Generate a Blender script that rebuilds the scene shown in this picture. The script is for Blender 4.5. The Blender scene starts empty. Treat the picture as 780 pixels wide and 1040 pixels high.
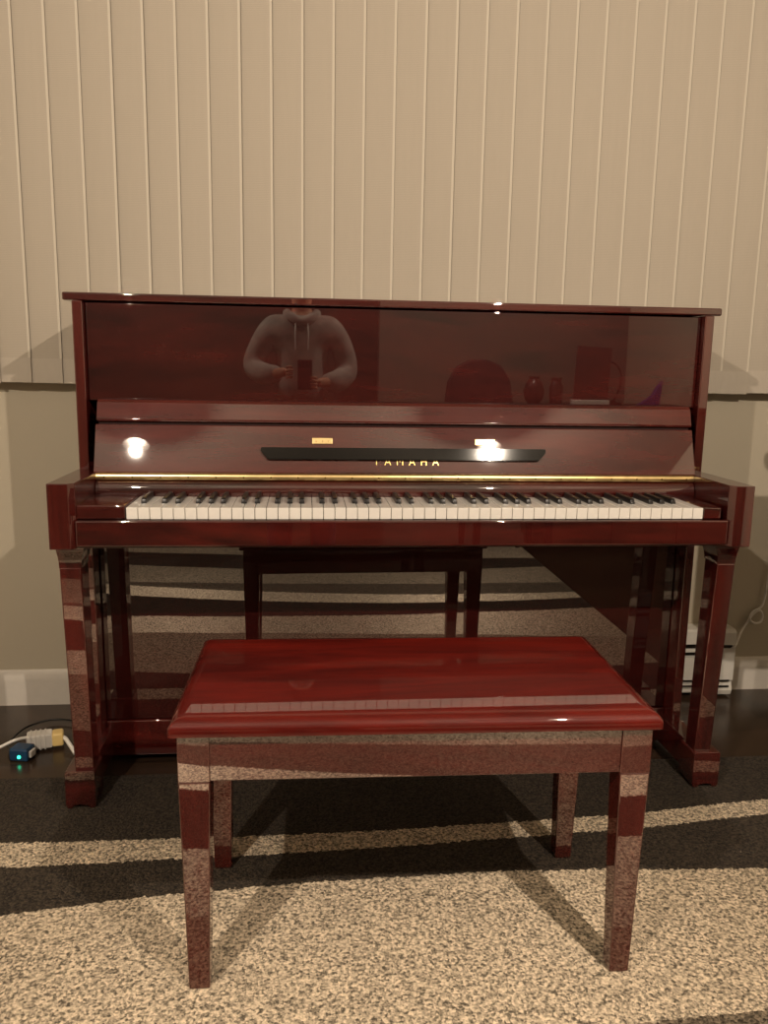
import bpy, bmesh, math, random
from mathutils import Vector, Matrix
random.seed(7)
S = bpy.context.scene
COL = S.collection
R = math.radians
FP = 824.68                      # focal length in pixels of a 780x1040 frame

# ------------------------------------------------------------------ materials
class NT:
    def __init__(s, name):
        s.m = bpy.data.materials.new(name); s.m.use_nodes = True
        s.t = s.m.node_tree; s.b = s.t.nodes['Principled BSDF']
    def n(s, typ, **k):
        o = s.t.nodes.new(typ)
        for a, v in k.items(): setattr(o, a, v)
        return o
    def l(s, a, b): s.t.links.new(a, b)
    def set(s, **k):
        for a, v in k.items():
            a = a.replace('_', ' ')
            i = s.b.inputs[a]
            i.default_value = (*v, 1) if isinstance(v, tuple) and len(v) == 3 else v
    def math(s, op, a, b=None, c=None):
        o = s.n('ShaderNodeMath', operation=op)
        for i, v in enumerate((a, b, c)):
            if v is None: continue
            if isinstance(v, (int, float)): o.inputs[i].default_value = v
            else: s.l(v, o.inputs[i])
        return o.outputs[0]
    def mix(s, f, a, b, mode='MIX'):
        o = s.n('ShaderNodeMix', data_type='RGBA', blend_type=mode)
        for i, v in ((0, f), (6, a), (7, b)):
            if isinstance(v, (int, float)): o.inputs[i].default_value = v
            elif isinstance(v, tuple): o.inputs[i].default_value = (*v, 1)
            else: s.l(v, o.inputs[i])
        return o.outputs[2]
    def noise(s, scale, detail=3, vec=None, rough=.5, dist=0):
        o = s.n('ShaderNodeTexNoise'); o.inputs['Scale'].default_value = scale
        o.inputs['Detail'].default_value = detail; o.inputs['Roughness'].default_value = rough
        o.inputs['Distortion'].default_value = dist
        if vec: s.l(vec, o.inputs['Vector'])
        return o.outputs['Fac']
    def pos(s, scale=(1, 1, 1)):
        g = s.n('ShaderNodeNewGeometry'); m = s.n('ShaderNodeMapping')
        m.inputs['Scale'].default_value = scale; s.l(g.outputs['Position'], m.inputs['Vector'])
        return m.outputs['Vector']
    def obj(s, scale=(1, 1, 1)):
        g = s.n('ShaderNodeTexCoord'); m = s.n('ShaderNodeMapping')
        m.inputs['Scale'].default_value = scale; s.l(g.outputs['Object'], m.inputs['Vector'])
        return m.outputs['Vector']
    def ramp(s, f, a, b):
        o = s.n('ShaderNodeMapRange'); o.inputs[1].default_value = a; o.inputs[2].default_value = b
        s.l(f, o.inputs[0]); return o.outputs[0]
    def bump(s, h, strength, dist=.001):
        o = s.n('ShaderNodeBump'); o.inputs['Strength'].default_value = strength
        o.inputs['Distance'].default_value = dist; s.l(h, o.inputs['Height'])
        s.l(o.outputs[0], s.b.inputs['Normal'])

def simple(name, col, rough=.5, metal=0, var=.08, scale=40, **k):
    t = NT(name); v = t.noise(scale, 2, t.obj())
    c = t.mix(t.ramp(v, .3, .7), tuple(x*(1-var) for x in col), tuple(min(1, x*(1+var)) for x in col))
    t.l(c, t.b.inputs['Base Color']); t.set(Roughness=rough, Metallic=metal, **k)
    return t.m

def wood(name, sc, light=(.095, .0092, .0065), dark=(.022, .0026, .0024), coat=1., cior=2.1, crough=.012, diff=1.):
    t = NT(name); v = t.obj(sc)
    a = t.noise(3.2, 5, v, .62, 1.6); b = t.noise(22, 4, v, .6, .4)
    f = t.math('ADD', t.math('MULTIPLY', a, .75), t.math('MULTIPLY', b, .25))
    c = t.mix(t.ramp(f, .36, .64), tuple(x*diff for x in dark), tuple(x*diff for x in light))
    t.l(c, t.b.inputs['Base Color'])
    t.set(Roughness=.42, Coat_Weight=coat, Coat_Roughness=crough, Coat_IOR=cior)
    t.b.inputs['Specular IOR Level'].default_value = .1
    w = t.noise(2.5, 1, t.obj()); o = t.n('ShaderNodeBump'); o.inputs['Strength'].default_value = .05
    o.inputs['Distance'].default_value = .004; t.l(w, o.inputs['Height']); t.l(o.outputs[0], t.b.inputs['Coat Normal'])
    return t.m

M = {}
M['wood_h'] = wood('mahogany_grain_across', (.35, 2.2, 2.6))
M['wood_v'] = wood('mahogany_grain_upright', (2.6, 2.6, .3))
M['wood_panel'] = wood('mahogany_panel', (.30, 2.2, 1.9), light=(.062, .0062, .0046), dark=(.017, .002, .002), cior=1.75)
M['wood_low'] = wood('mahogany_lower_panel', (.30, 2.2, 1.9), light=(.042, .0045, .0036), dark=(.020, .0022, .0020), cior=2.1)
M['wood_fall'] = wood('mahogany_fallboard', (.35, 2.2, 2.6), light=(.105, .012, .0085), dark=(.042, .0052, .0042), crough=.02, cior=1.9)
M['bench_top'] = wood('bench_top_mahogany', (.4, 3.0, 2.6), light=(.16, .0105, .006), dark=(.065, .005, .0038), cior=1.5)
M['bench_h'] = wood('bench_mahogany_across', (.5, 3.0, 2.6), light=(.115, .014, .010), dark=(.055, .008, .006), crough=.02, cior=2.3)
M['bench_v'] = wood('bench_mahogany_upright', (3, 3, .5), light=(.115, .014, .010), dark=(.055, .008, .006), crough=.02, cior=2.3)
M['brass'] = simple('brass', (.74, .56, .27), .3, 1, .15, 25)
M['gold'] = simple('gold_letter', (.85, .62, .22), .3, 1, .04)
M['black'] = simple('black_lacquer', (.004, .003, .003), .06, 0, .1)
M['felt'] = simple('dark_felt', (.02, .006, .006), .9)
M['ivory'] = simple('white_key', (.88, .86, .82), .18, 0, .02, Coat_Weight=.5)
M['ebony'] = simple('black_key', (.010, .009, .010), .28, 0, .1)
M['screw'] = simple('dark_screw', (.18, .10, .03), .35, 1)
M['white_plastic'] = simple('white_plastic', (.78, .76, .72), .35, 0, .03)
M['yellow_plastic'] = simple('yellow_plastic', (.75, .55, .22), .35, 0, .03)
M['blue_plastic'] = simple('blue_plastic', (.012, .05, .12), .25, 0, .1)
M['black_plastic'] = simple('black_plastic', (.008, .008, .008), .4, 0, .1)
M['heater'] = simple('heater_enamel', (.72, .70, .65), .4, 0, .03)
M['dark_metal'] = simple('dark_metal', (.02, .018, .016), .5, .6)
M['trim'] = simple('white_trim_paint', (.72, .68, .62), .4, 0, .02)
M['ceiling'] = simple('ceiling_paint', (.30, .28, .24), .9, 0, .02)
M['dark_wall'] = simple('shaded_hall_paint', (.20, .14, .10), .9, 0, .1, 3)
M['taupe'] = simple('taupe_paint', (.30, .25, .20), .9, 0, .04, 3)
M['steel'] = simple('brushed_steel', (.5, .48, .45), .3, 1)
M['hoodie'] = simple('grey_fleece', (.42, .38, .34), .95, 0, .25, 12)
M['trousers'] = simple('dark_denim', (.03, .035, .05), .9, 0, .2, 60)
M['skin'] = simple('skin', (.60, .31, .20), .5, 0, .06, 20, Subsurface_Weight=.1)
M['hair'] = simple('dark_hair', (.03, .018, .012), .5, 0, .4, 90)
M['shoe'] = simple('dark_shoe', (.03, .03, .03), .6)
M['eye'] = simple('eye_white', (.8, .78, .75), .2)
M['lip'] = simple('lip', (.45, .16, .13), .5)
M['upholstery'] = simple('brown_upholstery', (.035, .012, .010), .8, 0, .3, 20)
M['chair_fabric'] = simple('dark_red_fabric', (.07, .018, .018), .8, 0, .5, 14)
M['paper'] = simple('paper', (.8, .76, .7), .8, 0, .02)
M['purple'] = simple('purple_plastic', (.10, .045, .30), .4)
M['sideboard'] = simple('brown_veneer', (.10, .05, .03), .4, 0, .3, 6)
M['ceramic'] = simple('dark_ceramic', (.10, .03, .025), .3, 0, .2)
def emis(name, col, s):
    t = NT(name); v = t.noise(30, 1, t.obj()); t.l(v, t.b.inputs['Roughness'])
    t.set(Base_Color=col, Emission_Color=col, Emission_Strength=float(s)); return t.m
M['led'] = emis('green_led', (.03, .9, .45), 5)
M['bulb'] = emis('warm_bulb', (1, .82, .6), 30)

t = NT('wall_paint'); v = t.noise(1.2, 3, t.pos())
t.l(t.mix(t.ramp(v, .3, .7), (.50, .45, .355), (.55, .495, .39)), t.b.inputs['Base Color']); t.set(Roughness=.85)
t.bump(t.noise(260, 2, t.pos()), .12); M['wall'] = t.m
t = NT('blind_fabric'); p = t.pos((1, 1, 1))
w = t.n('ShaderNodeTexWave', bands_direction='Z'); w.inputs['Scale'].default_value = 70; w.inputs['Distortion'].default_value = 1.2
w.inputs['Detail'].default_value = 2; w.inputs['Detail Scale'].default_value = 1.5; t.l(p, w.inputs['Vector'])
w2 = t.noise(90, 2, t.pos((1, 1, .08)))
f = t.math('ADD', t.math('MULTIPLY', w.outputs['Fac'], .6), t.math('MULTIPLY', w2, .4))
so = t.n('ShaderNodeSeparateXYZ'); t.l(t.obj(), so.inputs[0])
ed = t.math('GREATER_THAN', so.outputs[0], .0915/2-.0065)      # painted bright line for the light caught on the vane's edge
t.l(t.mix(ed, t.mix(f, (.445, .395, .325), (.50, .445, .37)), (.62, .57, .48)), t.b.inputs['Base Color']); t.set(Roughness=.75)
t.bump(f, .25, .0004); M['blind'] = t.m
t = NT('blind_hem'); t.l(t.mix(t.noise(90, 2, t.pos((1, 1, .3))), (.49, .44, .37), (.53, .475, .40)), t.b.inputs['Base Color'])
t.set(Roughness=.7); M['hem'] = t.m

t = NT('dark_wood_floor'); p = t.pos()
br = t.n('ShaderNodeTexBrick'); br.offset = .37; br.inputs['Scale'].default_value = 1
br.inputs['Brick Width'].default_value = 1.1; br.inputs['Row Height'].default_value = .09; br.inputs['Mortar Size'].default_value = .0012
br.inputs['Color1'].default_value = (.050, .029, .018, 1); br.inputs['Color2'].default_value = (.034, .020, .013, 1)
br.inputs['Mortar'].default_value = (.008, .005, .004, 1); t.l(p, br.inputs['Vector'])
g = t.noise(9, 5, t.pos((.6, 9, 1)), .6)
t.l(t.mix(t.ramp(g, .2, .8), t.mix(.5, (.3, .3, .3), (.6, .6, .6)), (1.3, 1.3, 1.3)), t.n('ShaderNodeSeparateColor').inputs[0])
t.l(t.mix(1., br.outputs['Color'], t.mix(t.ramp(g, .3, .7), (.75, .75, .75), (1.2, 1.2, 1.2)), 'MULTIPLY'), t.b.inputs['Base Color'])
t.set(Roughness=.22); M['floor'] = t.m

# rug: wavy bands woven across x, each border a curve y(x)
def rug_material():
    t = NT('rug_pile'); g = t.n('ShaderNodeNewGeometry'); sp = t.n('ShaderNodeSeparateXYZ'); t.l(g.outputs['Position'], sp.inputs[0])
    x, y = sp.outputs[0], sp.outputs[1]
    jit = t.math('MULTIPLY', t.math('SUBTRACT', t.noise(90, 2, t.pos()), .5), .022)
    wav = t.math('MULTIPLY', t.math('SUBTRACT', t.noise(3, 1, t.pos((1, 0, 0))), .5), .02)
    yy = t.math('ADD', y, t.math('ADD', jit, wav))
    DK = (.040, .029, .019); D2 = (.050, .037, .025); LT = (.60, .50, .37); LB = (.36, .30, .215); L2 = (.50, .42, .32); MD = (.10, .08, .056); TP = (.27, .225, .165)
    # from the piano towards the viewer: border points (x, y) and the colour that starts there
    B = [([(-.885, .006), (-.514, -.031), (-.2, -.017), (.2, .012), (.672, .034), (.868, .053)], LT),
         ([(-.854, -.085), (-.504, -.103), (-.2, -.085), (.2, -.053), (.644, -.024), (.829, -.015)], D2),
         ([(-.807, -.222), (-.632, -.235), (-.485, -.228), (-.3, -.20), (0, -.165), (.252, -.168), (.54, -.197), (.713, -.216)], LB),
         ([(-.65, -.64), (-.07, -.62), (.275, -.588), (.364, -.574), (.524, -.559), (.9, -.54)], TP),
         ([(-.68, -.85), (-.07, -.84), (.82, -.89)], DK),
         ([(-.71, -1.11), (-.07, -1.03), (.87, -1.05)], L2),
         ([(-.73, -1.27), (-.06, -1.17), (.81, -1.15)], MD),
         ([(-.75, -1.38), (-.05, -1.34), (.81, -1.33)], TP),
         ([(-.79, -1.68), (0, -1.60), (.78, -1.62)], DK),
         ([(-.83, -1.99), (0, -1.9), (.78, -1.85)], L2)]
    c = None; sh = None; rt = None
    SH = {3: 1., 5: 1.5, 6: .12, 7: .5, 9: .6}
    for bi, (pts, colr) in enumerate(B):
        # quadratic least squares by normal equations
        A = [[0]*3 for _ in range(3)]; Y = [0]*3
        for px, py in pts:
            v = (1, px, px*px)
            for i in range(3):
                Y[i] += v[i]*py
                for j in range(3): A[i][j] += v[i]*v[j]
        sol = Matrix(A).inverted() @ Vector(Y)
        yb = t.math('ADD', sol[0], t.math('MULTIPLY', x, t.math('ADD', sol[1], t.math('MULTIPLY', x, sol[2]))))
        f = t.math('LESS_THAN', yy, yb)
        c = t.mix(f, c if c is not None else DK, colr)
        g1 = t.math('MULTIPLY', f, SH.get(bi, 0.)); nf = t.math('SUBTRACT', 1., f)
        g3 = t.math('MULTIPLY', f, 1. if bi == 2 else (.35 if bi == 0 else 0.)); rt = g3 if rt is None else t.math('ADD', g3, t.math('MULTIPLY', nf, rt))
        sh = g1 if sh is None else t.math('ADD', g1, t.math('MULTIPLY', nf, sh))
    vo = t.n('ShaderNodeTexVoronoi'); vo.inputs['Scale'].default_value = 210; t.l(t.pos(), vo.inputs['Vector'])
    n1 = t.noise(150, 3, t.pos(), .7); n2 = t.noise(14, 3, t.pos((1, 2.2, 1)))
    sepc = t.n('ShaderNodeSeparateColor'); t.l(vo.outputs['Color'], sepc.inputs[0])
    k = t.math('ADD', t.math('MULTIPLY', sepc.outputs[0], .45), t.math('MULTIPLY', t.ramp(n1, .3, .7), .55))
    k2 = t.math('ADD', .22, t.math('MULTIPLY', t.ramp(k, .22, .78), 1.5))
    k3 = t.math('MULTIPLY', k2, t.math('ADD', .82, t.math('MULTIPLY', n2, .36)))
    vm = t.n('ShaderNodeVectorMath', operation='SCALE'); t.l(c, vm.inputs[0]); t.l(k3, vm.inputs['Scale'])
    t.l(vm.outputs[0], t.b.inputs['Base Color']); t.set(Roughness=.95)
    h = t.math('ADD', t.math('MULTIPLY', vo.outputs['Distance'], -.8), n1)
    t.bump(h, .9, .006)
    # satin yarn of some bands, its pile brushed towards the piano
    gl = t.n('ShaderNodeBsdfGlossy'); gl.inputs['Roughness'].default_value = .5
    vm2 = t.n('ShaderNodeVectorMath', operation='SCALE'); vm2.inputs[0].default_value = (.62, .52, .40); t.l(k2, vm2.inputs['Scale']); t.l(vm2.outputs[0], gl.inputs['Color'])
    nv = t.n('ShaderNodeVectorMath', operation='NORMALIZE'); nv.inputs[0].default_value = (0, .40, 1); t.l(nv.outputs[0], gl.inputs['Normal'])
    g2 = t.n('ShaderNodeBsdfGlossy'); g2.inputs['Roughness'].default_value = .6      # looped beige pile brushed the other way
    vm3 = t.n('ShaderNodeVectorMath', operation='SCALE'); vm3.inputs[0].default_value = (.46, .385, .29); t.l(k3, vm3.inputs['Scale']); t.l(vm3.outputs[0], g2.inputs['Color'])
    nv2 = t.n('ShaderNodeVectorMath', operation='NORMALIZE'); nv2.inputs[0].default_value = (0, -.8, 1); t.l(nv2.outputs[0], g2.inputs['Normal'])
    m2 = t.n('ShaderNodeMixShader'); t.l(t.math('MULTIPLY', rt, .6), m2.inputs[0]); t.l(t.b.outputs[0], m2.inputs[1]); t.l(g2.outputs[0], m2.inputs[2])
    ms = t.n('ShaderNodeMixShader'); t.l(t.math('MULTIPLY', sh, .55), ms.inputs[0]); t.l(m2.outputs[0], ms.inputs[1]); t.l(gl.outputs[0], ms.inputs[2])
    out = [q for q in t.t.nodes if q.type == 'OUTPUT_MATERIAL'][0]; t.l(ms.outputs[0], out.inputs['Surface'])
    return t.m
M['rug'] = rug_material()


# ------------------------------------------------------------------ geometry helpers
def link(name, bm, mat, parent=None, smooth=True, loc=None):
    me = bpy.data.meshes.new(name); bm.normal_update(); bm.to_mesh(me); bm.free()
    o = bpy.data.objects.new(name, me); COL.objects.link(o)
    for m in (mat if isinstance(mat, (list, tuple)) else [mat]): me.materials.append(m)
    if smooth:
        me.shade_smooth()
        me.set_sharp_from_angle(angle=R(50))
        wn = o.modifiers.new('even_shading', 'WEIGHTED_NORMAL'); wn.keep_sharp = True; wn.weight = 100
    if parent:
        o.parent = parent
    if loc: o.location = loc
    return o
def tag(o, label, cat, group=None):
    o['label'] = label; o['category'] = cat
    if group: o['group'] = group
    return o
def thing(name, label, cat, loc=(0, 0, 0), rz=0, group=None):
    o = bpy.data.objects.new(name, None); COL.objects.link(o); o.empty_display_size = .1
    o.location = loc; o.rotation_euler = (0, 0, rz); return tag(o, label, cat, group)
def struct(o): o['kind'] = 'structure'; return o

def box(bm, x0, x1, y0, y1, z0, z1, bev=0, seg=2):
    r = bmesh.ops.create_cube(bm, size=1)
    vs = r['verts']
    for v in vs:
        v.co = Vector((x0 + (v.co.x+.5)*(x1-x0), y0 + (v.co.y+.5)*(y1-y0), z0 + (v.co.z+.5)*(z1-z0)))
    if bev:
        es = list({e for v in vs for e in v.link_edges})
        bmesh.ops.bevel(bm, geom=es, offset=bev, segments=seg, affect='EDGES', profile=.5)
    return bm
def B(*a, **k): return box(bmesh.new(), *a, **k)
def hexa(bm, bot, top, z0, z1, bev=0):
    """tapered post: bot/top = (x0,x1,y0,y1)"""
    vs = []
    for (x0, x1, y0, y1), z in ((bot, z0), (top, z1)):
        for x, y in ((x0, y0), (x1, y0), (x1, y1), (x0, y1)): vs.append(bm.verts.new((x, y, z)))
    fs = [bm.faces.new([vs[i] for i in f]) for f in ((3, 2, 1, 0), (4, 5, 6, 7), (0, 1, 5, 4), (1, 2, 6, 5), (2, 3, 7, 6), (3, 0, 4, 7))]
    if bev: bmesh.ops.bevel(bm, geom=list({e for f in fs for e in f.edges}), offset=bev, segments=2, affect='EDGES', profile=.5)
    return bm
def prism(prof, a0, a1, axis='x', bm=None, bev=0):
    """extrude a closed profile; axis x: prof=(y,z); axis y: prof=(x,z); axis z: prof=(x,y)"""
    bm = bm or bmesh.new()
    def P(u, v, a): return {'x': (a, u, v), 'y': (u, a, v), 'z': (u, v, a)}[axis]
    A = [bm.verts.new(P(u, v, a0)) for u, v in prof]; C = [bm.verts.new(P(u, v, a1)) for u, v in prof]
    fs = [bm.faces.new(A), bm.faces.new(C[::-1])]
    for i in range(len(prof)):
        j = (i+1) % len(prof); fs.append(bm.faces.new((A[j], A[i], C[i], C[j])))
    bmesh.ops.recalc_face_normals(bm, faces=fs)
    if bev: bmesh.ops.bevel(bm, geom=list({e for f in fs for e in f.edges}), offset=bev, segments=2, affect='EDGES', profile=.5)
    return bm
def lathe(prof, n=24, c=(0, 0, 0), bm=None):
    bm = bm or bmesh.new(); rings = []
    for r, z in prof:
        rings.append([bm.verts.new((c[0]+r*math.cos(2*math.pi*i/n), c[1]+r*math.sin(2*math.pi*i/n), c[2]+z)) for i in range(n)])
    for a, b in zip(rings, rings[1:]):
        for i in range(n): bm.faces.new((a[i], a[(i+1) % n], b[(i+1) % n], b[i]))
    bm.faces.new(rings[0][::-1]); bm.faces.new(rings[-1])
    return bm
def catmull(pts, n=8):
    pts = [Vector(p) for p in pts]; out = []
    P = [pts[0]*2-pts[1]] + pts + [pts[-1]*2-pts[-2]]
    for i in range(1, len(P)-2):
        for k in range(n):
            s = k/n; a, b, c, d = P[i-1:i+3]
            out.append(.5*((2*b)+(c-a)*s+(2*a-5*b+4*c-d)*s*s+(3*b-a-3*c+d)*s**3))
    out.append(pts[-1]); return out
def tube(pts, r, n=8, bm=None, curve=True):
    bm = bm or bmesh.new(); pts = catmull(pts) if curve else [Vector(p) for p in pts]
    rings = []; up = Vector((0, 0, 1))
    for i, p in enumerate(pts):
        d = (pts[min(i+1, len(pts)-1)]-pts[max(i-1, 0)]).normalized()
        a = d.cross(up)
        if a.length < .05: a = d.cross(Vector((0, 1, 0)))
        a.normalize(); b = d.cross(a).normalized()
        rr = r(i/(len(pts)-1)) if callable(r) else r
        rings.append([bm.verts.new(p+a*rr*math.cos(2*math.pi*k/n)+b*rr*math.sin(2*math.pi*k/n)) for k in range(n)])
    for a, b in zip(rings, rings[1:]):
        for i in range(n): bm.faces.new((a[i], a[(i+1) % n], b[(i+1) % n], b[i]))
    bm.faces.new(rings[0][::-1]); bm.faces.new(rings[-1])
    bmesh.ops.recalc_face_normals(bm, faces=bm.faces[:]); return bm

# ------------------------------------------------------------------ setting
YW = .76; ZF = -.008; ZC = 2.5
struct(link('floor', B(-2.6, 3.6, -5.6, .95, ZF-.1, ZF), M['floor']))
struct(link('wall_back', B(-2.6, 2.35, YW, YW+.15, ZF-.1, ZC), M['wall']))
struct(link('wall_left', B(-2.75, -2.6, -5.75, YW+.15, ZF-.1, ZC), M['wall']))
struct(link('wall_right', B(2.2, 2.35, -3.75, YW, ZF-.1, ZC), M['wall']))
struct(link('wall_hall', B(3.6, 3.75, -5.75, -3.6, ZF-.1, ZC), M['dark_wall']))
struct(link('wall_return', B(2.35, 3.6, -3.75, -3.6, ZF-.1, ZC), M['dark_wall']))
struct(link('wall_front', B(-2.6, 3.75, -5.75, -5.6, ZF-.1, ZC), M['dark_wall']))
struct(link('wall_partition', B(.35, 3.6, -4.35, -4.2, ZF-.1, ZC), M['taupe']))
struct(link('ceiling', B(-2.75, 3.75, -5.75, YW+.15, ZC, ZC+.1), M['ceiling']))
def baseb(name, x0, x1):
    prof = [(YW, ZF), (YW-.015, ZF), (YW-.015, .066), (YW-.010, .073), (YW-.009, .088), (YW-.004, .098), (YW, .100)]
    struct(link(name, prism(prof, x0, x1), M['trim']))
baseb('baseboard_left', -2.6, -.66); baseb('baseboard_right', 1.128, 2.2)

# ------------------------------------------------------------------ vertical blind
ZB = .958; ZT = 2.30; YB = .712
bl = thing('vertical_blind', 'cream fabric vertical blind covering the window above and behind the piano', 'blind', (0, YB, ZB))
link('headrail', B(-1.5, 1.95, -.022, .022, ZT-ZB+.01, ZT-ZB+.05, .003), M['trim'], bl)
def vane_bm(h0, h1, off=0.):
    bm = bmesh.new(); W = .0915; N = 10; rings = []
    for side in (0, 1):
        for z in (h0, h1):
            r = []
            for i in range(N+1):
                s = i/N; x = (s-.5)*W
                y = -.0042*(2*s-1) - .0028*(1-(2*s-1)**2)
                r.append(bm.verts.new((x, y+(off if side else -off)+(.0007 if side else 0), z)))
            rings.append(r)
    a, b, c, d = rings
    for i in range(N):
        bm.faces.new((a[i], a[i+1], b[i+1], b[i])); bm.faces.new((c[i+1], c[i], d[i], d[i+1]))
        bm.faces.new((b[i], b[i+1], d[i+1], d[i])); bm.faces.new((a[i+1], a[i], c[i], c[i+1]))
    for i in (0, N): bm.faces.new((a[i], b[i], d[i], c[i]) if i == 0 else (a[i], c[i], d[i], b[i]))
    bmesh.ops.recalc_face_normals(bm, faces=bm.faces[:])
    return bm
PX = .0836
first = None
for k in range(-16, 23):
    x = -.0375 + PX*k
    if first is None:
        v = link('vane', vane_bm(0, ZT-ZB+.01), M['blind'], bl); h = link('weight_pocket', vane_bm(.001, .068, .0012), M['hem'], v)
        first = v
    else:
        v = first.copy(); COL.objects.link(v); v.parent = bl
        h2 = first.children[0].copy() if first.children else h.copy(); COL.objects.link(h2); h2.parent = v
    v.location = (x, random.uniform(-.0008, .0008), random.uniform(-.002, .002)); v.rotation_euler = (0, 0, R(random.uniform(-1.2, 1.2)))

# ------------------------------------------------------------------ rug
def rug():
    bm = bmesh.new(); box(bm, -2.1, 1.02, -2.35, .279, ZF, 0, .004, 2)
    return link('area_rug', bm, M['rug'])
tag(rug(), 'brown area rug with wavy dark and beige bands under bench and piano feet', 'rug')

# ------------------------------------------------------------------ piano
pn = thing('upright_piano', 'polished mahogany upright piano standing against the wall below the blind', 'piano')
HW = .7736; T = .024
for s in (-1, 1):
    x0, x1 = sorted((s*HW, s*(HW-T)))
    link('side_panel', B(x0, x1, .3154, .685, .012, 1.158, .003), M['wood_v'], pn)
    # arm: flat topped cheek that runs forward of the body
    xo, xi = s*(HW+.0008), s*(HW-.054)
    link('arm', prism([(xo, .0617), (xi+s*.012, .0617), (xi, .075), (xi, .33), (xo, .33)], .628, .7685, axis='z', bev=.0018), M['wood_v'], pn)
LZ = 1.1775
lid = link('lid', B(-.797, .797, .325, .688, LZ-.0185, LZ, .004), M['wood_h'], pn)
link('lid_hinge', B(-.74, .74, .51, .516, LZ-.001, LZ+.0012), M['brass'], lid)
link('upper_panel', B(-HW+T+.001, HW-T-.001, .336, .356, .93, LZ-.022, .002), M['wood_panel'], pn)
link('back_panel', B(-HW+T, HW-T, .665, .683, .03, LZ-.022), M['wood_h'], pn)
link('lower_panel', B(-HW+T+.001, HW-T-.001, .37, .388, .108, .626, .002), M['wood_low'], pn)
link('kickboard', B(-HW+T+.001, HW-T-.001, .362, .392, .010, .106, .003), M['wood_h'], pn)
link('keybed', B(-HW+.052, HW-.052, .072, .37, .629, .66, .002), M['wood_h'], pn)
link('key_slip', B(-HW+.0525, HW-.0525, .0655, .0765, .632, .6895, .004, 3), M['wood_h'], pn)

# fallboard, leaning back against the upper panel
TH = R(19.3)
n = Vector((0, -math.cos(TH), math.sin(TH))); u = Vector((0, math.sin(TH), math.cos(TH)))   # front normal, up the slope
o0 = Vector((0, .250, .767))
def fp(s, d): q = o0+u*s+n*d; return (q.y, q.z)      # s up the board, d proud of its face
L1 = .117
FBW = .724
fb = link('fallboard', prism([fp(0, 0), fp(.002, .002), fp(L1-.002, .002), fp(L1, 0), fp(L1, -.016), fp(0, -.016)], -FBW, FBW, bev=.0012), M['wood_fall'], pn)
q1 = fp(L1+.006, .006)
link('fallboard_rail', prism([fp(L1+.006, -.016), fp(L1+.006, .005), fp(L1+.010, .008), fp(L1+.050, .008), fp(L1+.058, .004), fp(L1+.062, -.004), fp(L1+.060, -.016)], -FBW+.003, FBW-.003, bev=.0012), M['wood_fall'], fb)
link('felt_strip', prism([fp(L1-.001, -.014), fp(L1-.001, -.004), fp(L1+.007, -.004), fp(L1+.007, -.014)], -FBW+.006, FBW-.006), M['felt'], fb)
# hinge strip with its screws
hs = link('brass_hinge', prism([(.2545, .7685), (.249, .7672), (.2465, .7655), (.2452, .7625), (.2442, .7595), (.2440, .756), (.2448, .753), (.247, .7512), (.2545, .7512)], -FBW+.004, FBW-.004), M['brass'], pn)
for i in range(23):
    x = -.70 + i*1.40/22
    bm = bmesh.new(); bmesh.ops.create_uvsphere(bm, u_segments=10, v_segments=6, radius=.0021)
    bmesh.ops.scale(bm, vec=(1, .45, 1), verts=bm.verts[:])
    link('screw', bm, M['screw'], hs, loc=(x, .2441, .7585))
link('nameboard', prism([(.2485, .750), (.262, .750), (.262, .70), (.233, .70), (.233, .722), (.236, .736), (.242, .746)], -FBW+.006, FBW-.006), M['wood_h'], pn)
# folding music desk lip
def at(x, z, d=.002):
    s = (z-o0.z - n.z*d)/u.z; q = o0+u*s+n*d; return Vector((x, q.y, q.z))
def plate(corners, thick, d=.002):
    bm = bmesh.new(); A = [bm.verts.new(at(x, z, d)) for x, z in corners]; C = [bm.verts.new(at(x, z, d)+n*thick) for x, z in corners]
    bm.faces.new(A[::-1]); bm.faces.new(C)
    for i in range(len(A)): j = (i+1) % len(A); bm.faces.new((A[i], A[j], C[j], C[i]))
    bmesh.ops.recalc_face_normals(bm, faces=bm.faces[:])
    return bm
bm = plate([(-.342, .826), (.344, .826), (.344, .817), (.326, .7985), (-.326, .7985), (-.342, .817)], .010)
bmesh.ops.bevel(bm, geom=bm.edges[:], offset=.0015, segments=2, affect='EDGES')
link('music_desk_lip', bm, M['black'], fb)
for x0, x1 in ((-.222, -.173), (.172, .221)):
    bm = plate([(x0, .836), (x1, .836), (x1, .850), (x0, .850)], .0022)
    bmesh.ops.bevel(bm, geom=bm.edges[:], offset=.0007, segments=1, affect='EDGES')
    for kx in (.2, .5, .8):
        c = at(x0+(x1-x0)*kx, .843, .0044); bmesh.ops.create_uvsphere(bm, u_segments=8, v_segments=5, radius=.0015, matrix=Matrix.Translation(c))
    link('desk_hinge', bm, M['brass'], fb)
# gold lettering below the lip
def lettering():
    c = bpy.data.curves.new('lettering', 'FONT'); c.body = 'YAMAHA'; c.size = .027; c.space_character = 1.95; c.extrude = .0004
    c.offset = -.0003; c.align_x = 'CENTER'
    o = bpy.data.objects.new('tmp', c); COL.objects.link(o)
    dg = bpy.context.evaluated_depsgraph_get(); me = bpy.data.meshes.new_from_object(o.evaluated_get(dg))
    bpy.data.objects.remove(o); bm = bmesh.new(); bm.from_mesh(me)
    xs = [v.co.x for v in bm.verts]; ys = [v.co.y for v in bm.verts]
    for v in bm.verts:
        X = -.0755 + (v.co.x-min(xs))/(max(xs)-min(xs))*.157; H = (v.co.y-min(ys))/(max(ys)-min(ys))*.0185
        q = at(X, .7885, .0025) + u*H + n*(v.co.z); v.co = q
    return bm
link('lettering', lettering(), M['gold'], fb, smooth=False)

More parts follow.
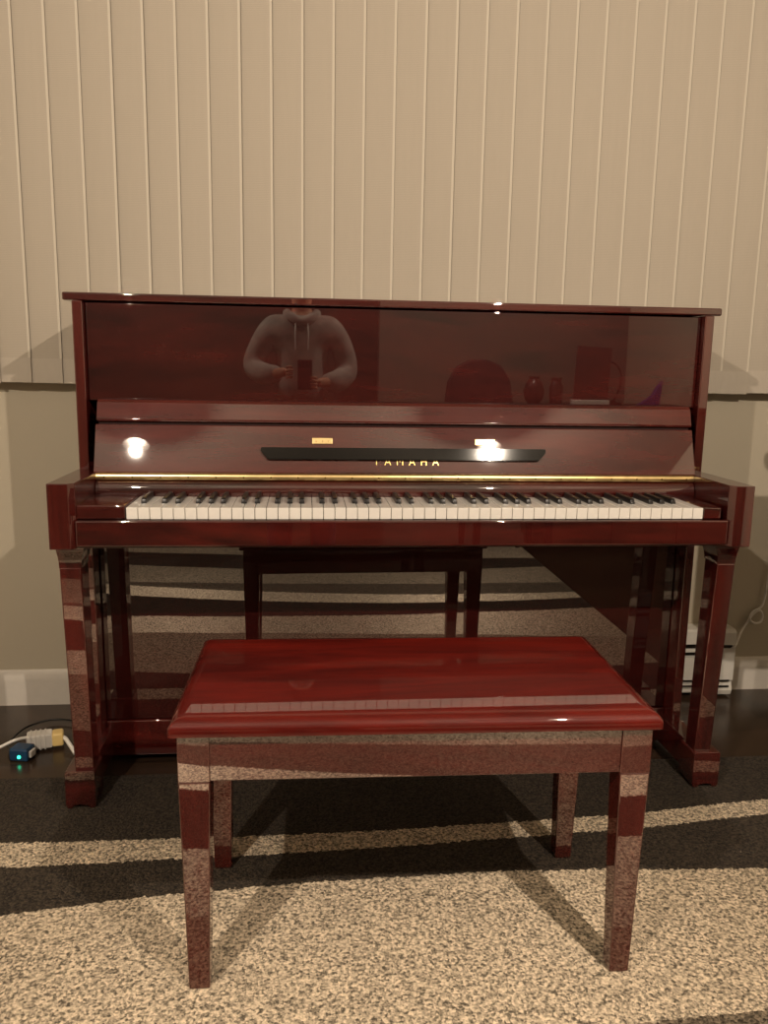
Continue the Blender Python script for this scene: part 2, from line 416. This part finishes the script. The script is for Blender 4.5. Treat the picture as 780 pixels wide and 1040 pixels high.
# keyboard
KY = .078; KS = 1.2826/52; KX = .0235-26*KS; KT = .7158
cheek = KS
link('key_block', B(-HW+.053, KX-.002, .079, .234, .690, .7205, .003), M['wood_h'], pn)
link('key_block', B(KX+52*KS+.002, HW-.053-.012, .079, .234, .690, .7165, .003), M['wood_h'], pn)
link('key_frame', B(KX-.001, KX+52*KS+.001, .082, .30, .66, .690), M['felt'], pn)
names = []                       # white key letters from A
for i in range(52): names.append('ABCDEFG'[i % 7])
bw = B(.0006, KS-.0006, 0, .150, 0, .0255, .0011, 2)
wk = None
for i in range(52):
    if wk is None: wk = link('white_key', bw, M['ivory'], pn); k = wk
    else: k = wk.copy(); COL.objects.link(k); k.parent = pn
    k.location = (KX+i*KS, KY, KT-.0255+random.uniform(-.0003, .0003))
bm = bmesh.new()
prof = [(0, 0), (.003, .0095), (.0065, .012), (.095, .0125), (.095, 0)]
A = [bm.verts.new((-.0062, y, z)) for y, z in prof]; C = [bm.verts.new((.0062, y, z)) for y, z in prof]
for v in A+C:
    if v.co.z > .005: v.co.x *= .76
bm.faces.new(A); bm.faces.new(C[::-1])
for i in range(5): j = (i+1) % 5; bm.faces.new((A[j], A[i], C[i], C[j]))
bmesh.ops.recalc_face_normals(bm, faces=bm.faces[:]); bmesh.ops.bevel(bm, geom=bm.edges[:], offset=.0008, segments=1, affect='EDGES')
bk = None
for i in range(51):
    a = names[i]
    if a in 'BE': continue
    off = {'A': .0022, 'C': -.0022, 'D': .0022, 'F': -.0028, 'G': 0}[a]
    if bk is None: bk = link('black_key', bm, M['ebony'], pn); k = bk
    else: k = bk.copy(); COL.objects.link(k); k.parent = pn
    k.location = (KX+(i+1)*KS+off, KY+.0535, KT)
# lock plate, pedals
for x in (-.09, 0, .09):
    bm = bmesh.new()
    prof = [(.37, .050), (.34, .054), (.27, .052), (.255, .046), (.27, .044), (.34, .046), (.37, .040)]
    prism(prof, x-.017, x+.017, bm=bm, bev=.0015)
    for v in bm.verts:
        if v.co.y > .33: v.co.x = x+(v.co.x-x)*.55
    link('pedal', bm, M['brass'], pn)
# front legs, toe blocks and toe rails
for s in (-1, 1):
    def sx(a, b): return tuple(sorted((s*a, s*b)))
    LO, LI = (.783, .738) if s > 0 else (.777, .730)
    bm = hexa(bmesh.new(), (*sx(.767, .725), .135, .185), (*sx(LO, LI), .130, .192), .088, .572, .003)
    # flared head
    bm2 = bmesh.new()
    levels = [(0, 0), (.012, .001), (.026, .0035), (.038, .008), (.046, .0095), (.057, .0095)]
    rings = []
    for dz, e in levels:
        x0, x1 = sx(LO+e*.3, LI-e); rings.append([bm2.verts.new(p) for p in ((x0, .132-e, .571+dz), (x1, .132-e, .571+dz), (x1, .195+e, .571+dz), (x0, .195+e, .571+dz))])
    for a, b in zip(rings, rings[1:]):
        for i in range(4): j = (i+1) % 4; bm2.faces.new((a[i], a[j], b[j], b[i]))
    bm2.faces.new(rings[0][::-1]); bm2.faces.new(rings[-1])
    tmp = bpy.data.meshes.new('t'); bm2.to_mesh(tmp); bm2.free(); bm.from_mesh(tmp); bpy.data.meshes.remove(tmp)
    link('leg', bm, M['wood_v'], pn)
    x0, x1 = sx(.789, .7215)
    xm = (x0+x1)/2
    prof = [(x0, .008), (x0, .088), (x0+.003, .092), (x1-.003, .092), (x1, .088), (x1, .008), (x1-.004, 0), (x1-.014, 0), (x1-.019, .007), (xm, .009), (x0+.019, .007), (x0+.014, 0), (x0+.004, 0)]
    link('toe_block', prism(prof, .125, .20, axis='y', bev=.0012), M['wood_h'], pn)
    x0, x1 = sx(.780, .735)
    prof = [(.195, .012), (.195, .088), (.37, .088), (.37, .012)]
    link('toe_rail', prism(prof, x0, x1, bev=.002), M['wood_h'], pn)

# ------------------------------------------------------------------ bench
bn = thing('piano_bench', 'polished red mahogany piano bench standing on the rug in front of the keyboard', 'bench', (-.053, -.2839, 0), R(-1.137))
bx, by, bh = .393, .1986, .4815
bm = bmesh.new()
lev = [(.030, 0), (.030, 0), (.024, -.0), (.016, .001), (.009, .005), (.004, .010), (.001, .017), (0, .025)]
lev = [(.0305, .003), (.0285, 0), (.017, 0), (.0135, .0012), (.0085, .0045), (.004, .010), (.001, .018), (0, .028)]
rings = []
for dz, ins in lev:
    rr = []
    c = .005
    for (cx_, cy_, a0) in ((1, -1, -90), (1, 1, 0), (-1, 1, 90), (-1, -1, 180)):
        for k in range(5):
            a = R(a0+k*22.5)
            rr.append(bm.verts.new((cx_*(bx-ins-c)+c*math.cos(a), cy_*(by-ins-c)+c*math.sin(a), bh-dz)))
    rings.append(rr)
N = len(rings[0])
for a, b in zip(rings, rings[1:]):
    for i in range(N): bm.faces.new((a[i], a[(i+1) % N], b[(i+1) % N], b[i]))
bm.faces.new(rings[0][::-1]); bm.faces.new(rings[-1]); bmesh.ops.recalc_face_normals(bm, faces=bm.faces[:])
link('bench_top', bm, M['bench_top'], bn)
ai = .012                          # legs set in from the edge of the top
az0, az1 = .372, bh-.0305
link('apron', B(-bx+.06, bx-.06, -by+ai+.004, -by+ai+.024, az0, az1, .0015), M['bench_h'], bn)
link('apron', B(-bx+.06, bx-.06, by-ai-.024, by-ai-.004, az0, az1, .0015), M['bench_h'], bn)
for s in (-1, 1):
    x0, x1 = sorted((s*(bx-ai-.004), s*(bx-ai-.024)))
    link('apron', B(x0, x1, -by+.06, by-.06, az0, az1, .0015), M['bench_h'], bn)
    for q in (-1, 1):
        xo, yo = s*(bx-ai), q*(by-ai)
        def rect(ix, w):
            xa, xb = sorted((xo-s*ix, xo-s*(ix+w))); ya, yb = sorted((yo-q*ix*.6, yo-q*(ix*.6+w))); return (xa, xb, ya, yb)
        bm = hexa(bmesh.new(), rect(.008, .034), rect(0, .050), 0, az0, .0025)
        xa, xb, ya, yb = rect(0, .050); box(bm, xa, xb, ya, yb, az0-.0005, az1, .0015)
        link('leg', bm, M['bench_v'], bn)
link('storage_tray', B(-bx+.04, bx-.04, -by+.04, by-.04, az0+.012, az0+.018), M['bench_h'], bn)

# ------------------------------------------------------------------ heater
hx0, hx1 = -.62, 1.127
ht = thing('baseboard_heater', 'white electric baseboard heater low on the wall behind the right piano leg', 'heater', (0, 0, 0))
link('housing', prism([(YW, .006), (.742, .006), (.742, .20), (YW, .214)], hx0, hx1-.004), M['heater'], ht)
link('heating_element', prism([(.742, .03), (.71, .03), (.71, .16), (.742, .17)], hx0+.01, hx1-.06), M['dark_metal'], ht)
link('top_cover', prism([(YW, .216), (YW, .212), (.698, .206), (.693, .172), (.689, .170), (.692, .211), (.70, .2155)], hx0, hx1-.05, bev=.0008), M['heater'], ht)
link('deflector', prism([(.70, .153), (.689, .148), (.689, .144), (.70, .149)], hx0, hx1-.05), M['heater'], ht)
link('front_panel', prism([(.705, .128), (.688, .126), (.687, .052), (.70, .046), (.70, .049), (.690, .054), (.690, .123), (.705, .125)], hx0, hx1-.05), M['heater'], ht)
link('bottom_rail', prism([(.742, .010), (.688, .010), (.686, .016), (.688, .020), (.742, .014)], hx0, hx1-.05), M['heater'], ht)
link('bottom_fin', prism([(.73, .034), (.690, .033), (.690, .037), (.73, .038)], hx0, hx1-.05), M['heater'], ht)
link('end_cap', prism([(YW-.002, -.004), (.690, .0), (.6845, .016), (.693, .044), (.6845, .050), (.6845, .150), (.6845, .208), (.694, .2165), (YW-.002, .2185)], hx1-.055, hx1, bev=.001), M['heater'], ht)
ec = ht.children[-1] if ht.children else None
for z0, z1 in ((.158, .168), (.046, .052), (.026, .032)):
    link('cap_slot', B(hx1-.05, hx1-.012, .683, .688, z0, z1, .001), M['dark_metal'], ht)

# ------------------------------------------------------------------ cables
def cable(name, pts, r, mat, label, cat='cable'):
    return tag(link(name, tube(pts, r), mat), label, cat)
cable('white_cable', [(1.105, .690, .150), (1.122, .682, .165), (1.140, .70, .178), (1.170, .735, .196), (1.195, .745, .226), (1.212, .748, .250), (1.232, .747, .262), (1.243, .746, .245), (1.236, .742, .225), (1.212, .738, .222), (1.196, .738, .236), (1.205, .742, .258), (1.236, .746, .275), (1.246, .748, .31), (1.25, .748, .37), (1.262, .75, .45), (1.28, .75, .55)], .0036, M['white_plastic'],
      'white cable with a loop running up the wall right of the heater')

# plug cluster on the wood floor, left
pc = thing('extension_socket', 'white and yellow extension socket lying on the dark floor left of the piano', 'socket', (-.938, .455, ZF), R(14))
link('socket_body', B(-.042, .022, -.020, .020, .006, .046, .005, 3), M['white_plastic'], pc)
bm = B(.0205, .050, -.019, .019, .007, .044, .006, 3); link('yellow_end', bm, M['yellow_plastic'], pc)['label'] = 'pale yellow plug end'
for k in range(4):
    link('rib', B(-.034+k*.012, -.030+k*.012, -.0212, .0212, .005, .0468, .001), M['white_plastic'], pc)
bl2 = thing('power_adapter', 'small blue power adapter with a green light beside the white socket', 'adapter', (-.975, .40, ZF), R(-12))
link('adapter_body', B(-.027, .024, -.022, .022, 0, .034, .006, 3), M['blue_plastic'], bl2)
link('prong_face', B(.023, .030, -.012, .012, .008, .026, .002), M['white_plastic'], bl2)
bm = bmesh.new(); bmesh.ops.create_uvsphere(bm, u_segments=12, v_segments=8, radius=.0045)
link('status_light', bm, M['led'], bl2, loc=(.002, -.022, .014))
cable('white_cable', [(-1.30, .37, .004), (-1.15, .385, .004), (-1.06, .405, .012), (-1.0, .43, .030), (-.955, .447, .030)], .0042, M['white_plastic'], 'white cord entering from the left edge to the white socket')
cable('white_cable', [(-.893, .462, .020), (-.88, .452, .018), (-.862, .428, .010), (-.842, .402, .0)], .0058, M['white_plastic'], 'short white cord between the yellow plug end and the left piano leg')
cable('black_cable', [(-1.0, .395, .012), (-1.03, .46, .006), (-1.02, .56, .004), (-.96, .61, .004), (-.89, .59, .004), (-.86, .52, .006), (-.84, .47, .004), (-.80, .46, .004)], .0028, M['black_plastic'], 'thin black cord curling over the floor behind the white socket')
cable('black_cable', [(-.84, .49, .004), (-.82, .47, .012), (-.80, .50, .02), (-.79, .54, .012)], .008, M['black_plastic'], 'thick black cord end tucked behind the left piano leg')

# ------------------------------------------------------------------ unseen chair right of the frame, shaped to cast the wall shadow
ac = thing('shadow_chair', 'dark high-backed chair out of the frame, added to cast the wall shadow right of the piano', 'chair', (1.285, -.10, ZF))
def cush(x0, x1, y0, y1, z0, z1, b=.03): return B(x0, x1, y0, y1, z0, z1, b, 4)
def rounded(x0, x1, z0, z1, r, y0, y1, bev=.02):
    p = []
    for cx_, cz_, a0 in ((x1-r, z0+r, -90), (x1-r, z1-r, 0), (x0+r, z1-r, 90), (x0+r, z0+r, 180)):
        for k in range(7): a = R(a0+k*15); p.append((cx_+r*math.cos(a), cz_+r*math.sin(a)))
    return prism(p, y0, y1, axis='y', bev=bev)
link('backrest', rounded(-.325, .325, .60, 1.02, .10, .18, .23, .012), M['upholstery'], ac)
link('head_rail', rounded(-.180, .180, 1.097, 1.130, .015, .19, .22, .004), M['upholstery'], ac)
for s in (-1, 1):
    link('rail_post', B(s*.11-.012, s*.11+.012, .193, .217, 1.0, 1.105, .002), M['upholstery'], ac)
    link('back_post', B(s*.20-.014, s*.20+.014, .190, .220, .40, .66, .003), M['upholstery'], ac)
link('seat', cush(-.21, .21, -.25, .23, .38, .46, .03), M['upholstery'], ac)
for s in (-1, 1):
    for q in (0, 1): link('leg', hexa(bmesh.new(), (s*.19-.012, s*.19+.012, -.22+q*.42-.012, -.22+q*.42+.012), (s*.18-.02, s*.18+.02, -.21+q*.40-.02, -.21+q*.40+.02), 0, .39, .002), M['black_plastic'], ac)

# ------------------------------------------------------------------ things behind the viewer, seen mirrored in the lacquer
dc = thing('dining_chair', 'dark red chair with a round-topped padded back mirrored in the upper panel', 'chair', (.80, -2.30, 0), R(180))
link('seat', cush(-.22, .22, -.22, .22, .42, .49, .03), M['chair_fabric'], dc)
prof = [(-.20, .55), (-.215, .80), (-.19, .95), (-.13, 1.04), (-.04, 1.075), (.06, 1.07), (.14, 1.03), (.19, .94), (.205, .80), (.195, .55)]
link('backrest', prism(prof, .20, .25, axis='y', bev=.012), M['chair_fabric'], dc)
for s in (-1, 1):
    for q in (-1, 1):
        link('leg', hexa(bmesh.new(), (s*.19-.013, s*.19+.013, q*.19-.013, q*.19+.013), (s*.18-.02, s*.18+.02, q*.18-.02, q*.18+.02), 0 if s*-1+.8 < 1.02 else 0, .43, .002), M['black_plastic'], dc)
    link('back_post', B(s*.17-.012, s*.17+.012, .205, .235, .45, .60, .003), M['black_plastic'], dc)
sb = thing('sideboard', 'brown sideboard against the right wall across the room, mirrored in the piano', 'sideboard', (1.62, -2.68, ZF))
link('carcass', B(-.56, .56, -.24, .24, .06, .79, .003), M['sideboard'], sb)
link('top_board', B(-.575, .575, -.25, .255, .79, .815, .003), M['sideboard'], sb)
link('plinth', B(-.54, .54, -.22, .22, 0, .06), M['black_plastic'], sb)
for k in range(3):
    d = link('door', B(-.555+k*.372, -.555+k*.372+.366, .24, .256, .075, .78, .002), M['sideboard'], sb)
    link('knob', lathe([(.012, 0), (.006, .01), (.013, .02), (.001, .026)], 12), M['brass'], d, loc=(-.555+k*.372+.33, .256, .45)).rotation_euler = (R(-90), 0, 0)
ST = .815+ZF
fr = thing('picture_frame', 'dark rectangular frame on a white base standing on the sideboard, seen mirrored', 'frame', (1.50, -2.54, ST), R(8))
link('dark_board', B(-.105, .105, -.008, .010, .028, .355, .003), M['ceramic'], fr).rotation_euler = (R(6), R(3), 0)
link('base', B(-.11, .11, -.045, .05, 0, .035, .006), M['paper'], fr)
lp = thing('desk_lamp', 'small gooseneck desk lamp beside the dark frame, seen mirrored in the piano', 'lamp', (1.70, -2.68, ST))
link('lamp_base', lathe([(.055, 0), (.055, .012), (.02, .02), (.008, .03)], 20), M['dark_metal'], lp)
link('gooseneck', tube([(0, 0, .02), (.035, 0, .10), (.04, 0, .19), (0, 0, .255), (-.06, 0, .26), (-.10, 0, .235)], .006), M['dark_metal'], lp)
link('lamp_head', lathe([(.010, .03), (.022, .01), (.028, -.02), (.026, -.02)], 16, (-.11, 0, .225)), M['dark_metal'], lp)
pr = prism([(-.06, 0), (.055, 0), (.075, .15), (.066, .15), (.03, .02), (.0, .02), (.06, .13), (.05, .14)], -.02, .02, axis='y')
pr = prism([(-.07, 0), (.07, 0), (.085, .155), (.055, .12), (.02, .06)], -.02, .02, axis='y', bev=.003)
tag(link('purple_stand', pr, M['purple'], loc=(1.90, -2.62, ST)), 'purple wedge-shaped stand at the far end of the sideboard, seen mirrored', 'stand')
tag(link('round_vase', lathe([(.03, 0), (.055, .03), (.065, .08), (.05, .13), (.03, .155), (.035, .17), (.028, .17), (.022, .15)], 24), M['ceramic'], loc=(1.17, -2.62, ST)), 'round dark red vase on the sideboard nearest the chair, seen mirrored', 'vase')
tag(link('tall_jar', lathe([(.04, 0), (.042, .11), (.03, .135), (.03, .15), (.034, .152), (.034, .165)], 24), M['ceramic'], loc=(1.31, -2.62, ST)), 'straight-sided dark jar between the vase and the frame, seen mirrored', 'jar')

# ------------------------------------------------------------------ person taking the photograph
PO = Vector((-.255, -2.02, 0))
ps = thing('person', 'person in a grey hoodie and dark trousers standing with a phone, mirrored in the piano', 'person', PO)
def skin(name, verts, edges, mat, parent, sub=2):
    me = bpy.data.meshes.new(name); me.from_pydata([v[0] for v in verts], edges, [])
    o = bpy.data.objects.new(name, me); COL.objects.link(o)
    o.modifiers.new('s', 'SKIN'); m2 = o.modifiers.new('u', 'SUBSURF'); m2.levels = m2.render_levels = sub
    bpy.context.view_layer.update()
    for i, v in enumerate(verts):
        r = v[1]; r = (r, r) if not isinstance(r, tuple) else r
        me.skin_vertices[0].data[i].radius = r
        me.skin_vertices[0].data[i].use_root = (i == 0)
    dg = bpy.context.evaluated_depsgraph_get(); ev = o.evaluated_get(dg)
    nm = bpy.data.meshes.new_from_object(ev, depsgraph=dg); bpy.data.objects.remove(o)
    nm.materials.clear(); nm.materials.append(mat); nm.shade_smooth()
    o = bpy.data.objects.new(name, nm); COL.objects.link(o); o.parent = parent; return o
def limbs(scale=1., grow=0.):
    V = []; E = []
    def a(p, r, prev=None):
        V.append((p, tuple(x+grow for x in r) if isinstance(r, tuple) else r+grow)); i = len(V)-1
        if prev is not None: E.append((prev, i))
        return i
    return V, E, a
# bare body: pelvis root, torso, neck, head, arms with fingers, legs
V, E, a = limbs()
pel = a((0, 0, .80), (.125, .09)); wa = a((0, 0, .95), (.11, .08), pel); ch = a((0, .0, 1.12), (.13, .09), wa); sh = a((0, -.01, 1.225), (.10, .065), ch)
nk = a((0, .005, 1.30), .045, sh); hd0 = a((0, .02, 1.36), .058, nk); hd1 = a((0, .03, 1.43), (.075, .088), hd0); hd2 = a((0, .02, 1.50), (.070, .082), hd1)
PHN = Vector((-.239, -1.684, 1.005))-PO         # the phone, just behind the lens
wr = {}
for s in (-1, 1):
    s1 = a((s*.155, -.01, 1.225), .052, sh); e = a((s*(.255 if s < 0 else .240), .02, 1.01 if s < 0 else .99), .038, s1)
    f = a((s*.17, .17, .965 if s < 0 else .935), .034, e)
    w = a((s*.094, .272, .985 if s < 0 else .938), .025, f)
    palm = a((s*.079, .312, .985 if s < 0 else .936), (.024, .016), w); wr[s] = palm
    h = a((s*.085, 0, .74), .078, pel); kn = a((s*.10, .02, .43), .052, h); an = a((s*.105, -.01, .075), .036, kn); a((s*.115, .11, .032), .03, an)
body = skin('body', V, E, M['skin'], ps)
for s in (-1, 1):
    pc0 = Vector(V[wr[s]][0])
    bmv = []
    for k in range(4):
        zz = pc0.z + .024 - k*.016; ln = (.9, 1.0, .94, .78)[k]
        V2 = [((pc0.x-s*.006, pc0.y+.004, zz), .0085), ((pc0.x-s*.012, pc0.y+.030*ln, zz+.002), .0082), ((pc0.x-s*.026, pc0.y+.038*ln, zz+.003), .0076), ((pc0.x-s*.038, pc0.y+.030*ln, zz+.002), .0065)]
        skin('finger', V2, [(0, 1), (1, 2), (2, 3)], M['skin'], body, 1)
    V2 = [((pc0.x-s*.004, pc0.y-.012, pc0.z-.012), .0105), ((pc0.x-s*.018, pc0.y-.008, pc0.z+.012), .0095), ((pc0.x-s*.038, pc0.y+.002, pc0.z+.022), .008)]
    skin('thumb', V2, [(0, 1), (1, 2)], M['skin'], body, 1)
# hoodie
V, E, a = limbs(grow=.016)
pel = a((0, 0, .78), (.135, .10)); wa = a((0, 0, .95), (.135, .095), pel); ch = a((0, .0, 1.11), (.145, .10), wa); sh = a((0, -.01, 1.215), (.11, .07), ch); a((0, -.005, 1.275), (.062, .058), sh)
for s in (-1, 1):
    s1 = a((s*.16, -.01, 1.215), .062, sh); m_ = a((s*.215, .0, 1.11), .052, s1); e = a((s*(.262 if s < 0 else .245), .02, 1.005 if s < 0 else .985), .048, m_)
    f = a((s*.175, .165, .965 if s < 0 else .935), .044, e); a((s*.105, .245, .980 if s < 0 else .938), .032, f)
skin('hoodie', V, E, M['hoodie'], ps)
bm = tube([(-.075, -.03, 1.285), (-.05, -.09, 1.26), (0, -.115, 1.25), (.05, -.09, 1.26), (.075, -.03, 1.285), (.06, .05, 1.265), (0, .075, 1.24), (-.06, .05, 1.265), (-.075, -.03, 1.285)], .026, 10)
link('hood', bm, M['hoodie'], ps)
for s in (-1, 1): link('drawstring', tube([(s*.03, .085, 1.24), (s*.034, .118, 1.18), (s*.032, .122, 1.10)], .003), M['paper'], ps)
V, E, a = limbs(grow=.010)
pel = a((0, 0, .80), (.130, .095))
for s in (-1, 1):
    h = a((s*.088, 0, .72), .088, pel); kn = a((s*.10, .02, .43), .062, h); an = a((s*.105, -.01, .07), .052, kn)
skin('trousers', V, E, M['trousers'], ps)
for s in (-1, 1):
    bm = bmesh.new(); bmesh.ops.create_uvsphere(bm, u_segments=20, v_segments=12, radius=1)
    for v in bm.verts:
        v.co = Vector((s*.11+v.co.x*.045*(1 if v.co.y < 0 else 1.06), .045+v.co.y*.13, max(.0005, .035+v.co.z*(.05 if v.co.y < 0 else .04))))
    link('shoe', bm, M['shoe'], ps)
# face and hair
bm = bmesh.new(); bmesh.ops.create_uvsphere(bm, u_segments=28, v_segments=18, radius=1)
for v in bm.verts:
    x, y, z = v.co; k = 1.
    v.co = Vector((x*.088, .012+y*.104-.012, 1.478+z*.098 - (.10*max(0, -z)*max(0, -y))))
bmesh.ops.delete(bm, geom=[v for v in bm.verts if v.co.y > .052 and v.co.z < 1.535], context='VERTS')
link('hair', bm, M['hair'], ps)
bm = bmesh.new(); bmesh.ops.create_cone(bm, cap_ends=True, segments=12, radius1=.015, radius2=.005, depth=.04, matrix=Matrix.Translation((0, .118, 1.428)) @ Matrix.Rotation(R(-18), 4, 'X'))
link('nose', bm, M['skin'], ps)
for s in (-1, 1):
    bm = bmesh.new(); bmesh.ops.create_uvsphere(bm, u_segments=14, v_segments=8, radius=.012); e = link('eye', bm, M['eye'], ps, loc=(s*.032, .098, 1.447))
    bm = bmesh.new(); bmesh.ops.create_uvsphere(bm, u_segments=12, v_segments=8, radius=.006); link('iris', bm, M['hair'], e, loc=(0, .008, 0))
    bm = bmesh.new(); bmesh.ops.create_uvsphere(bm, u_segments=12, v_segments=8, radius=1)
    for v in bm.verts: v.co = Vector((v.co.x*.008, v.co.y*.02, v.co.z*.03))
    link('ear', bm, M['skin'], ps, loc=(s*.078, .02, 1.44))
bm = bmesh.new(); bmesh.ops.create_uvsphere(bm, u_segments=14, v_segments=8, radius=1)
for v in bm.verts: v.co = Vector((v.co.x*.024, v.co.y*.007, v.co.z*.007))
link('mouth', bm, M['lip'], ps, loc=(0, .108, 1.388))
ph = thing('smartphone', 'dark phone held up in both hands of the person mirrored in the piano', 'phone', (-.239, -1.684, .975), 0)
# stands clear behind the lens plane
link('case', B(-.036, .036, -.0045, .0045, -.072, .072, .004, 3), M['black_plastic'], ph)
link('screen', B(-.033, .033, -.0052, -.0046, -.068, .068), M['black'], ph)
link('camera_bump', B(-.018, .018, .0045, .0065, .034, .066, .0015), M['black'], ph)

# ------------------------------------------------------------------ lamps
def lamp(x, y, z, power, label, rad=.018, col=(1, .835, .66)):
    L = thing('ceiling_lamp', label, 'lamp', (x, y, z), 0, 'ceiling lamps')
    link('canopy', lathe([(.055, ZC-z-.022), (.055, ZC-z-.001)], 24), M['steel'], L)
    link('stem', lathe([(.008, .09), (.008, ZC-z-.02)], 10), M['steel'], L)
    link('shade', lathe([(.07, .0), (.055, .06), (.03, .095), (.012, .1), (.010, .097), (.027, .09), (.05, .055), (.066, .002)], 28), M['steel'], L)
    bm = bmesh.new(); bmesh.ops.create_uvsphere(bm, u_segments=16, v_segments=10, radius=.016)
    link('bulb', bm, M['bulb'], L, loc=(0, 0, .045))
    d = bpy.data.lights.new('lamp_light', 'POINT'); d.energy = power; d.color = col; d.shadow_soft_size = rad
    o = bpy.data.objects.new('lamp_light', d); COL.objects.link(o); o.parent = L; o.location = (0, 0, -.04)
    return L
lamp(-1.15, -1.9, 2.24, 118, 'left one of two small steel ceiling lamps, its glint at the left of the fallboard')
lamp(.80, -1.9, 2.24, 140, 'right one of two small steel ceiling lamps, its glint right of the gold lettering')

w = bpy.data.worlds.new('World'); S.world = w; w.use_nodes = True
w.node_tree.nodes['Background'].inputs[0].default_value = (.05, .04, .03, 1)
w.node_tree.nodes['Background'].inputs[1].default_value = .3

# ------------------------------------------------------------------ camera
cd = bpy.data.cameras.new('camera'); cam = bpy.data.objects.new('camera', cd); COL.objects.link(cam)
cd.sensor_fit = 'VERTICAL'; cd.sensor_height = 24; cd.sensor_width = 18; cd.lens = 24*FP/1040; cd.clip_start = .002
y, tt, r = R(5.66), R(10.134), R(1.006)
F = Vector((math.sin(y)*math.cos(tt), math.cos(y)*math.cos(tt), -math.sin(tt)))
RR = Vector((math.cos(y), -math.sin(y), 0)); U = RR.cross(F)
R2 = RR*math.cos(r)+U*math.sin(r); U2 = -RR*math.sin(r)+U*math.cos(r)
m = Matrix((R2, U2, -F)).transposed().to_4x4(); m.translation = Vector((-.2392, -1.6649, 1.0196)); cam.matrix_world = m
S.camera = cam
S.view_settings.view_transform = 'Standard'; S.view_settings.look = 'None'
S.view_settings.gamma = 1; S.view_settings.use_curve_mapping = False; S.view_settings.exposure = -0.06
